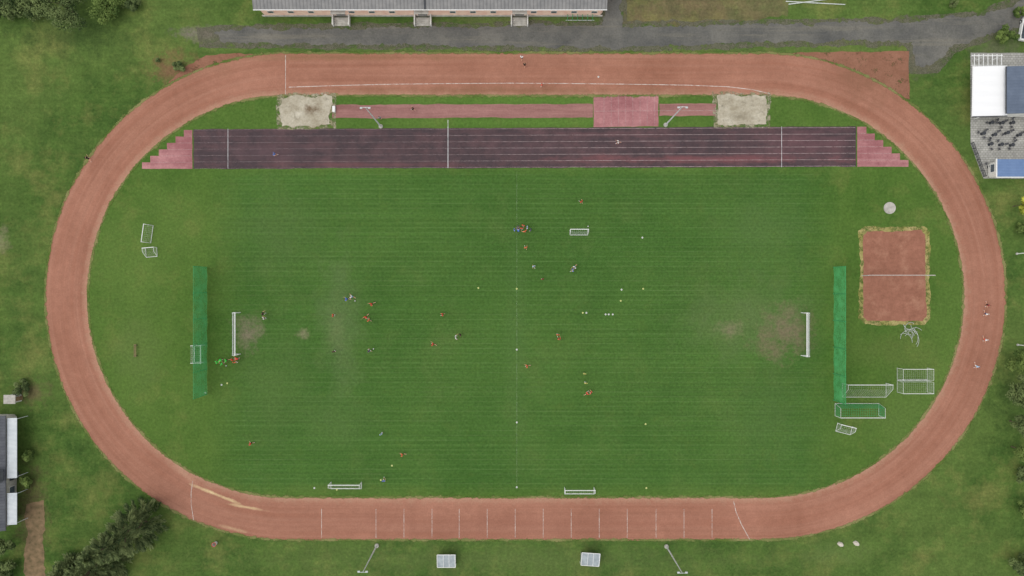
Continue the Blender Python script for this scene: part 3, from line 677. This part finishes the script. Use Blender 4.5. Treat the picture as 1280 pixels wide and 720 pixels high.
def tree(label, px, py, rpx, h, kind='tree', mat='leaf', seed=0):
    rnd = random.Random(seed*13+int(px*3+py)); r = rpx*S
    name = {'tree': 'leafy_tree', 'bush': 'green_bush', 'conifer': 'conifer_tree'}[kind]
    rt = empty(name, label, {'tree': 'tree', 'bush': 'bush', 'conifer': 'tree'}[kind], W(px, py))
    z0 = h*.35 if kind == 'tree' else (h*.05 if kind == 'conifer' else h*.1)
    b = MB(); tr = max(.05, h*.016); b.tube((0, 0, 0), (0, 0, h*.8), tr*1.3, tr*.4, 8); clumps = []
    nc = max(7, int(9+r*r*1.7)) if kind != 'conifer' else 240
    for i in range(nc):
        if kind == 'conifer':
            f = rnd.random()**1.15; z = z0+(h-z0)*f; rr = r*(1-f)**.7+.15; a = rnd.uniform(0, 6.3); q = rr*math.sqrt(rnd.uniform(.2, 1)); c = Vector((q*math.cos(a), q*math.sin(a), z-.12*q)); clumps.append((c, .3+.4*(1-f)))
        else:
            d = Vector((rnd.gauss(0, 1), rnd.gauss(0, 1), rnd.gauss(0, .9))).normalized(); q = rnd.uniform(.35, .9)
            zz = (z0+h)/2+d.z*q*(h-z0)/2; c = Vector((d.x*q*r*rnd.uniform(.8, 1.1), d.y*q*r*rnd.uniform(.8, 1.1), max(.25, zz))); clumps.append((c, r*rnd.uniform(.2, .36)))
        if i < 9 or (kind == 'conifer' and i < 20): b.tube((0, 0, min(h*.7, max(.1, c.z*.65))), c, tr*.4, tr*.12, 5)
    b.build('trunk' if kind != 'bush' else 'stem', M['bark'], rt)
    size = .34 if r > 1.2 else .25
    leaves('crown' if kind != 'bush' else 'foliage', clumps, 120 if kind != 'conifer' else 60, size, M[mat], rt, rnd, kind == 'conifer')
tree('tall dark conifer leaning over the lower left corner', 182, 652, 26, 18, 'conifer', 'needle', 1)
tree('shorter dark conifer at the bottom edge beside the tall one', 142, 694, 24, 14, 'conifer', 'needle', 2)
tree('low dark conifer cut by the bottom edge, leftmost of the three', 96, 716, 22, 9, 'conifer', 'needle', 3)
tree('broad dark tree at the top left edge, biggest of the row', 95, 17, 31, 6, 'tree', 'leafdark', 3)
tree('rounded bush in the very top left corner', 14, 14, 23, 3.5, 'bush', 'leafdark', 4)
tree('mid green bush at the top edge between corner bush and broad tree', 50, 10, 20, 3, 'bush', 'leafdark', 5)
tree('loose green bush right of the broad tree at the top left', 140, 13, 23, 3.5, 'bush', 'leaf', 6)
tree('small bush at the top edge, rightmost of the top left row', 170, 6, 13, 2.2, 'bush', 'leafdark', 27)
tree('low round bush on bare soil outside the upper left bend', 226, 86, 9, 1.6, 'bush', 'leafdark', 7)
tree('tiny shrub just left of the round bush on bare soil', 199, 76, 3.2, .9, 'bush', 'leafdark', 8)
tree('dark bush beside the tiny shed on the left', 33, 484, 11, 2.2, 'bush', 'leafdark', 9)
tree('green bush against the left house, upper one', 41, 568, 9, 2.5, 'bush', 'leaf', 10)
tree('green bush against the left house, lower one', 40, 600, 10, 2.5, 'bush', 'leaf', 11)
tree('bush at the lower end of the left house beside the brown path', 22, 646, 9, 2.0, 'bush', 'leafdark', 12)
tree('dark tree in the lower left corner beside the brown path', 14, 676, 16, 5, 'tree', 'leafdark', 13)
tree('dark bush at the bottom left corner', 8, 710, 18, 3, 'bush', 'leafdark', 14)
tree('yellowish tree at the right edge below the terrace kiosk', 1266, 258, 11, 4, 'tree', 'leafyel', 15)
tree('green bush just below the yellowish tree at the right edge', 1274, 286, 10, 2.4, 'bush', 'leaf', 16)
tree('leafy tree at the right edge level with the parked goals', 1262, 452, 18, 5, 'tree', 'leaf', 17)
tree('dense tree at the right edge, second below the posts', 1262, 488, 21, 6, 'tree', 'leafdark', 18)
tree('slender tree at the right edge next to the dense one', 1262, 526, 15, 6, 'tree', 'leafdark', 19)
tree('small round tree at the right edge by the lower bend', 1264, 558, 13, 5, 'tree', 'leaf', 20)
tree('dark bush at the right edge below the bend', 1274, 592, 13, 3, 'bush', 'leafdark', 21)
tree('round bush at the right edge midway down to the corner', 1274, 634, 13, 3, 'bush', 'leaf', 22)
tree('big bush in the lower right corner', 1270, 702, 17, 3.5, 'bush', 'leafdark', 23)
tree('small bush on the road verge at the top right edge', 1187, 6, 7, 1.5, 'bush', 'leafdark', 24)
tree('loose bush left of the parked car at top right', 1252, 48, 12, 2.6, 'bush', 'leaf', 25)
tree('small shrub above the parked car in the top right corner', 1270, 16, 9, 2.2, 'bush', 'leaf', 26)

# ------------------------------------------------------------------ people
def V(x, y, z): return Vector((x, y, z))
def person_meshes(nm, hl=0, kl=0, hr=0, kr=0, al=0, el=10, ar=0, er=10, lean=2, out=12):
    vs = []; rad = []; ed = []; bones = []
    def add(p, r, par=None, tagn=None):
        vs.append(p); rad.append(r); i = len(vs)-1
        if par is not None: ed.append((par, i)); bones.append((vs[par], p, tagn))
        return i
    u = V(0, math.sin(R(lean)), math.cos(R(lean)))
    P = V(0, 0, .94); pel = add(P, (.14, .11)); s1 = add(P+u*.2, (.13, .10), pel, 'torso'); s2 = add(P+u*.40, (.15, .11), s1, 'torso')
    nk = add(P+u*.555, (.06, .06), s2, 'neck'); hd = P+u*.63+V(0, .015, 0); h1 = add(hd, (.072, .078), nk, 'head'); h2 = add(hd+V(0, .005, .085), (.083, .095), h1, 'head'); add(hd+V(0, 0, .155), (.06, .07), h2, 'head')
    add(hd+V(0, .105, .05), (.014, .014), h2, 'head')
    info = {'head': hd+V(0, 0, .08)}
    for sx, a, k, aa, ee in ((-1, hl, kl, al, el), (1, hr, kr, ar, er)):
        hip = P+V(sx*.095, 0, -.05); i = add(hip, (.095, .1), pel, 'hip'); kn = hip+.44*V(0, math.sin(R(a)), -math.cos(R(a))); j = add(hip.lerp(kn, .5), (.08, .085), i, 'thigh'); j = add(kn, (.058, .06), j, 'thigh2')
        an = kn+.42*V(0, math.sin(R(a-k)), -math.cos(R(a-k))); j2 = add(kn.lerp(an, .35), (.055, .058), j, 'calf'); j3 = add(an, (.036, .04), j2, 'calf')
        f = R(a-k); add(an+V(0, .17*math.cos(f), .17*math.sin(f)-.03), (.035, .03), j3, 'foot%d' % sx)
        sh = P+u*.44+V(sx*.185, 0, 0); i = add(sh, (.062, .065), s2, 'torso')
        o_ = R(out); dv = V(sx*math.sin(o_), math.sin(R(aa))*math.cos(o_), -math.cos(R(aa))*math.cos(o_)); e1 = sh+dv*.29; i = add(sh+dv*.15, (.05, .052), i, 'uarm'); i = add(e1, (.04, .042), i, 'uarm2')
        dw = V(sx*math.sin(o_)*.5, math.sin(R(aa+ee)), -math.cos(R(aa+ee))).normalized(); w1 = e1+dw*.25; i = add(w1, (.027, .03), i, 'farm'); lat = V(1, 0, 0).cross(dw).normalized(); hn = w1+dw*.07; hi = add(hn, (.032, .02), i, 'hand')
        for q, (o2, L) in enumerate(((-.03, .07), (-.01, .085), (.012, .08), (.032, .06))): add(hn+lat*o2+dw*L+V(-sx*.015, 0, 0), (.009, .009), hi, 'hand')
        add(w1+lat*.05+dw*.06, (.011, .011), hi, 'hand')
    me = bpy.data.meshes.new(nm); me.from_pydata(vs, ed, []); o = bpy.data.objects.new(nm, me); COL.objects.link(o)
    o.modifiers.new('skin', 'SKIN')
    if not me.skin_vertices: raise RuntimeError('no skin layer')
    for i, r in enumerate(rad): me.skin_vertices[0].data[i].radius = r; me.skin_vertices[0].data[i].use_root = (i == 0)
    sb = o.modifiers.new('sub', 'SUBSURF'); sb.levels = 1; sb.render_levels = 1
    dg = bpy.context.evaluated_depsgraph_get(); dg.update(); body = bpy.data.meshes.new_from_object(o.evaluated_get(dg)); COL.objects.unlink(o); bpy.data.objects.remove(o)
    mz = min(v.co.z for v in body.vertices)
    for v in body.vertices: v.co.z -= mz
    for p in body.polygons: p.use_smooth = True
    off = V(0, 0, mz)
    def near(c):
        best = None; bd = 9
        for a, b_, t in bones:
            q, f = geometry.intersect_point_line(c, a, b_); f = min(1, max(0, f)); q = a.lerp(b_, f); d = (q-c).length
            if d < bd: bd = d; best = t
        return best
    cls = [near(p.center+off) for p in body.polygons]; hc = info['head']-off
    def sub(name, test, d):
        idx = [i for i, p in enumerate(body.polygons) if test(cls[i], p.center)]; mp = {}; vv = []; ff = []
        for i in idx:
            f = []
            for v in body.polygons[i].vertices:
                if v not in mp: mp[v] = len(vv); vt = body.vertices[v]; vv.append(vt.co+vt.normal*d)
                f.append(mp[v])
            ff.append(f)
        m = bpy.data.meshes.new(name); m.from_pydata(vv, [], ff)
        for p in m.polygons: p.use_smooth = True
        m.materials.append(M['cloth']); return m
    body.materials.clear(); body.materials.append(M['skin']); body.name = 'body'
    return [('body', body), ('shirt', sub('shirt', lambda t, c: t in ('torso', 'uarm', 'neck') and (t != 'neck' or c.z < hc.z-.2), .025)),
            ('shorts', sub('shorts', lambda t, c: t in ('hip', 'thigh'), .03)), ('hair', sub('hair', lambda t, c: t == 'head' and (c.z > hc.z+.035 or (c.y < hc.y-.02 and c.z > hc.z-.06)), .015)),
            ('shoe', sub('shoe', lambda t, c: t == 'foot-1', .008)), ('shoe', sub('shoe', lambda t, c: t == 'foot1', .008))]
POSES = {'stand': person_meshes('stand', 3, 4, -3, 2, 5, 12, -4, 12), 'walk': person_meshes('walk', 24, 6, -18, 14, -22, 18, 24, 20, 4),
         'run': person_meshes('run', 48, 62, -28, 55, -40, 80, 42, 85, 14, 16), 'reach': person_meshes('reach', 10, 8, -8, 6, 50, 20, 20, 30, 6, 50), 'bend': person_meshes('bend', 22, 40, 18, 38, 40, 20, 46, 24, 38, 14)}
CL = {'red': (.72, .09, .05, 1), 'orange': (.78, .18, .07, 1), 'white': (.8, .8, .8, 1), 'black': (.02, .02, .022, 1), 'blue': (.10, .22, .62, 1), 'green': (.08, .8, .12, 1), 'grey': (.25, .25, .26, 1), 'navy': (.04, .06, .16, 1), 'maroon': (.3, .05, .05, 1), 'lightblue': (.45, .65, .85, 1), 'yellow': (.7, .72, .2, 1)}
HAIR = [(.03, .02, .015, 1), (.09, .05, .03, 1), (.28, .19, .1, 1), (.02, .016, .014, 1), (.16, .09, .05, 1)]
def person(px, py, pose, rz, sh, so, label, group=None):
    rt = empty('person', label, 'person', W(px, py, .02), R(rz), group); hc = random.choice(HAIR); sc = random.uniform(.97, 1.05); rt.scale = (sc, sc, sc)
    for nm, me in POSES[pose]:
        o = bpy.data.objects.new(nm, me); COL.objects.link(o); o.parent = rt
        o.color = CL[sh] if nm == 'shirt' else CL[so] if nm == 'shorts' else hc if nm == 'hair' else CL['white'] if nm == 'shoe' else (1, 1, 1, 1)
people = [
 (113, 199, 'run', 20, 'black', 'black', 'runner in dark clothes on the upper left bend of the track'),
 (652, 74, 'walk', -20, 'white', 'black', 'person in white top walking on the top straight of the track'),
 (655.5, 83, 'walk', -10, 'black', 'black', 'person in black just below the white topped one on the top straight'),
 (677, 108, 'stand', 90, 'red', 'black', 'person in red at the inside line of the top straight'),
 (1231, 381, 'run', 170, 'maroon', 'black', 'runner in maroon on the right bend, topmost of four'),
 (1229, 392, 'run', 175, 'white', 'navy', 'runner in white close behind the maroon one on the right bend'),
 (1228, 424, 'run', 180, 'white', 'red', 'runner in white with red shorts on the right bend, third from top'),
 (1217, 457, 'run', 170, 'lightblue', 'white', 'runner in pale blue on the right bend, lowest of four'),
 (345, 194, 'walk', -90, 'blue', 'blue', 'person in blue at the left part of the dark sprint track'),
 (772, 179, 'run', 90, 'white', 'grey', 'runner in white on the right part of the dark sprint track'),
 (517, 138, 'walk', 60, 'black', 'black', 'person in black on the left long jump runway'),
 (476, 149, 'stand', 10, 'grey', 'black', 'person in grey beside the left floodlight near the runway'),
 (726, 253, 'walk', 40, 'red', 'black', 'player in red alone at the upper middle of the pitch'),
 (643, 288, 'stand', -80, 'blue', 'white', 'player in blue at the left end of the upper huddle'),
 (647, 284.5, 'stand', -120, 'navy', 'black', 'player in navy, upper left in the huddle'),
 (648, 289.5, 'bend', 10, 'blue', 'navy', 'player in blue bending, lower left in the huddle'),
 (652, 286, 'stand', 180, 'red', 'white', 'player in red in the middle of the huddle'),
 (654, 282.5, 'stand', 160, 'red', 'black', 'player in red at the top of the huddle'),
 (656, 290, 'reach', 30, 'orange', 'black', 'player in orange at the bottom of the huddle'),
 (659, 285, 'stand', 90, 'lightblue', 'white', 'player in pale blue on the right side of the huddle'),
 (663, 288, 'stand', 80, 'navy', 'white', 'player in navy at the right end of the huddle'),
 (657, 310, 'walk', 10, 'orange', 'black', 'player in orange just below the huddle'),
 (667, 333, 'walk', 200, 'lightblue', 'white', 'player in pale blue between the huddle and the centre'),
 (718, 334, 'run', 130, 'white', 'blue', 'player in white with blue shorts right of the centre line, upper of a pair'),
 (715.5, 338, 'walk', 100, 'blue', 'white', 'player in blue right of the centre line, lower of a pair'),
 (678, 349, 'stand', 20, 'maroon', 'black', 'player in dark red standing right of the centre line'),
 (441, 371, 'run', 60, 'white', 'blue', 'player in white running in the left half, right of a pair'),
 (435, 374, 'run', 80, 'blue', 'navy', 'player in blue chasing the white one in the left half'),
 (466, 380, 'run', 110, 'red', 'black', 'player in red just right of the white and blue pair'),
 (418, 394, 'stand', -90, 'red', 'black', 'player in red left of the trio in the left half'),
 (459, 396, 'run', 140, 'red', 'black', 'player in red in the left half, left one of a close pair'),
 (462.5, 400, 'walk', 40, 'orange', 'navy', 'player in orange in the left half, right one of a close pair'),
 (331, 392, 'reach', -90, 'black', 'black', 'goalkeeper in black in front of the left goal'),
 (332, 397.5, 'stand', -60, 'white', 'black', 'player in white close beside the black keeper at left'),
 (554, 393, 'walk', 100, 'red', 'black', 'player in red above left of the referee'),
 (542, 430, 'run', 60, 'red', 'black', 'player in red below left of the referee'),
 (570, 420.5, 'reach', -90, 'white', 'white', 'person in white with arms out left of the centre line'),
 (576, 418, 'stand', 120, 'black', 'black', 'referee in black beside the white figure with arms out'),
 (697, 418, 'stand', 0, 'orange', 'red', 'player in orange right of the centre, upper of two touching'),
 (698.5, 423, 'walk', 20, 'red', 'black', 'player in red right of the centre, lower of two touching'),
 (659, 457, 'run', 90, 'orange', 'black', 'player in orange below the centre spot'),
 (419, 439, 'stand', 0, 'black', 'black', 'person in black low in the left half'),
 (463, 438, 'walk', 50, 'navy', 'white', 'player in navy low in the left half near the ball'),
 (730, 466, 'stand', 180, 'yellow', 'black', 'player in yellow bib low right of the centre, upper one'),
 (731.5, 478, 'stand', 0, 'yellow', 'white', 'player in yellow bib low right of the centre, lower one'),
 (733, 491, 'run', -60, 'red', 'black', 'player in red low right of the centre, left one of a pair'),
 (738, 489.5, 'walk', 60, 'red', 'white', 'player in red low right of the centre, right one of a pair'),
 (316, 553, 'walk', 70, 'red', 'black', 'player in red alone in the lower left of the pitch'),
 (478, 541, 'stand', 30, 'lightblue', 'navy', 'player in pale blue at the lower left middle'),
 (504, 567, 'run', 80, 'orange', 'black', 'player in orange at the lower left middle'),
 (481, 599, 'walk', 0, 'blue', 'white', 'player in blue by the lower touchline'),
 (274, 452, 'stand', -60, 'green', 'green', 'child in bright green, left of the trio below the left goal'),
 (277.5, 449, 'bend', -150, 'green', 'green', 'child in bright green bending, top of the trio below the left goal'),
 (280.5, 454, 'stand', 60, 'green', 'black', 'child in bright green, right of the trio below the left goal'),
 (285.5, 450, 'walk', 90, 'green', 'black', 'child in green standing apart beside the green trio'),
 (293, 449, 'stand', -40, 'red', 'black', 'player in red behind the left goal, left one of three'),
 (296.5, 452, 'stand', 180, 'orange', 'white', 'player in orange behind the left goal, middle of three'),
 (300, 448, 'bend', 80, 'red', 'navy', 'player in red bending behind the left goal, right one of three'),
]
for p in people: person(*p)

# cones and balls
b = MB(); b.lathe([(.04, .08), (.055, .1), (.08, .085), (.15, .02), (.17, .0), (.16, -.0), (.14, .01), (.05, .06)], 14); o = b.build('marker_cone', M['plastic'], None, True); cm = o.data; COL.objects.unlink(o); bpy.data.objects.remove(o)
cones = [(803, 297, 'w', 'white marker cone high in the right half of the pitch'), (598, 360, 'y', 'yellow marker cone left of the centre line'), (804, 361, 'y', 'yellow marker cone in the middle of the right half'),
 (776, 376, 'y', 'yellow marker cone up left of the short row'), (777, 362, 'w', 'faint white marker cone near the yellow ones in the right half'),
 (728.5, 391, 'y', 'yellow marker cone, left of two right of the centre'), (733, 391, 'w', 'white marker cone, right of two right of the centre'),
 (757, 393, 'w', 'white marker cone, left of the short row of three'), (761, 393, 'w', 'white marker cone, middle of the short row of three'), (766, 393, 'w', 'white marker cone, right of the short row of three'),
 (646, 437, 'w', 'white marker cone on the halfway line below the centre'), (646, 528, 'w', 'white marker cone low on the halfway line'), (646, 609, 'w', 'white marker cone at the lower end of the halfway line'), (646, 361, 'y', 'yellow marker cone at the centre of the pitch'),
 (807, 530, 'y', 'yellow marker cone low in the right half'), (808, 610, 'y', 'yellow marker cone at the lower touchline in the right half'), (748, 96, 'w', 'white marker cone on the top straight of the track'),
 (277, 481, 'w', 'white marker cone below the green bibbed children'), (284, 479, 'y', 'yellow marker cone below the green bibbed children'), (257, 491, 'w', 'white marker cone at the foot of the left screen'),
 (421, 612, 'y', 'yellow marker cone at the left youth goal'), (490, 582, 'y', 'yellow marker cone near the orange player low on the pitch'), (393, 610, 'w', 'white marker cone left of the left youth goal'), (476, 600, 'y', 'yellow marker cone left of the blue player at the touchline')]
for px, py, c, lab in cones:
    o = bpy.data.objects.new('marker_cone', cm); COL.objects.link(o); o.location = W(px, py, .02); o.color = (.68, .68, .65, 1) if c == 'w' else (.62, .64, .25, 1); tag(o, lab, 'cone', 'training marker cones')
bm = bmesh.new(); bmesh.ops.create_icosphere(bm, subdivisions=3, radius=.12); ico = bmesh.new(); bmesh.ops.create_icosphere(ico, subdivisions=1, radius=1); dirs = [v.co.normalized() for v in ico.verts]; ico.free()
for f in bm.faces:
    f.material_index = 1 if max(f.calc_center_median().normalized().dot(d) for d in dirs) > .93 else 0; f.smooth = True
bme = bpy.data.meshes.new('football'); bm.to_mesh(bme); bm.free(); bme.materials.append(M['white']); bme.materials.append(M['rubber'])
for px, py, lab in ((467, 436, 'white football near the navy player low in the left half'), (444, 376, 'white football at the feet of the white player in the left half'), (571, 424, 'white football by the white figure with arms out'), (735, 283, 'white football behind the small upfield goal'), (283, 457, 'white football beside the green bibbed children')):
    o = bpy.data.objects.new('football', bme); COL.objects.link(o); o.location = W(px, py, .14); tag(o, lab, 'ball')
rt = empty('measuring_board', 'small white distance board at the sand pit end of the left runway', 'board', W(418, 137))
MB().box((0, 0, .35), (.5, 1.1, .5)).build('panel', M['white'], rt)
for y in (-.4, .4): MB().box((0, y, .06), (.5, .06, .12)).build('foot', M['dark'], rt)

# ------------------------------------------------------------------ light, camera
wd = bpy.data.worlds.new('World'); SC.world = wd; wd.use_nodes = True; nt = wd.node_tree; bg = nt.nodes['Background']
sky = nt.nodes.new('ShaderNodeTexSky'); sky.sky_type = 'NISHITA'; sky.sun_disc = False; sky.sun_elevation = R(64); sky.sun_rotation = R(250)
hs = nt.nodes.new('ShaderNodeHueSaturation'); hs.inputs['Saturation'].default_value = .12; hs.inputs['Value'].default_value = 1.45
nt.links.new(sky.outputs[0], hs.inputs['Color']); nt.links.new(hs.outputs[0], bg.inputs[0]); bg.inputs[1].default_value = .15
sl = bpy.data.lights.new('sun', 'SUN'); sl.energy = 1.0; sl.angle = R(60); sl.color = (1, .95, .86)
so = bpy.data.objects.new('sun', sl); COL.objects.link(so)
el, rot = R(64), R(250)
dv = Vector((math.sin(rot)*math.cos(el), math.cos(rot)*math.cos(el), math.sin(el))); so.rotation_euler = dv.to_track_quat('Z', 'Y').to_euler()
cd = bpy.data.cameras.new('camera'); cam = bpy.data.objects.new('camera', cd); COL.objects.link(cam); cam.location = (0, 0, H); cd.sensor_width = 36; cd.lens = 36*H/(1280*S); cd.clip_end = 2000; SC.camera = cam
SC.view_settings.view_transform = 'Standard'; SC.view_settings.look = 'None'; SC.view_settings.exposure = 0
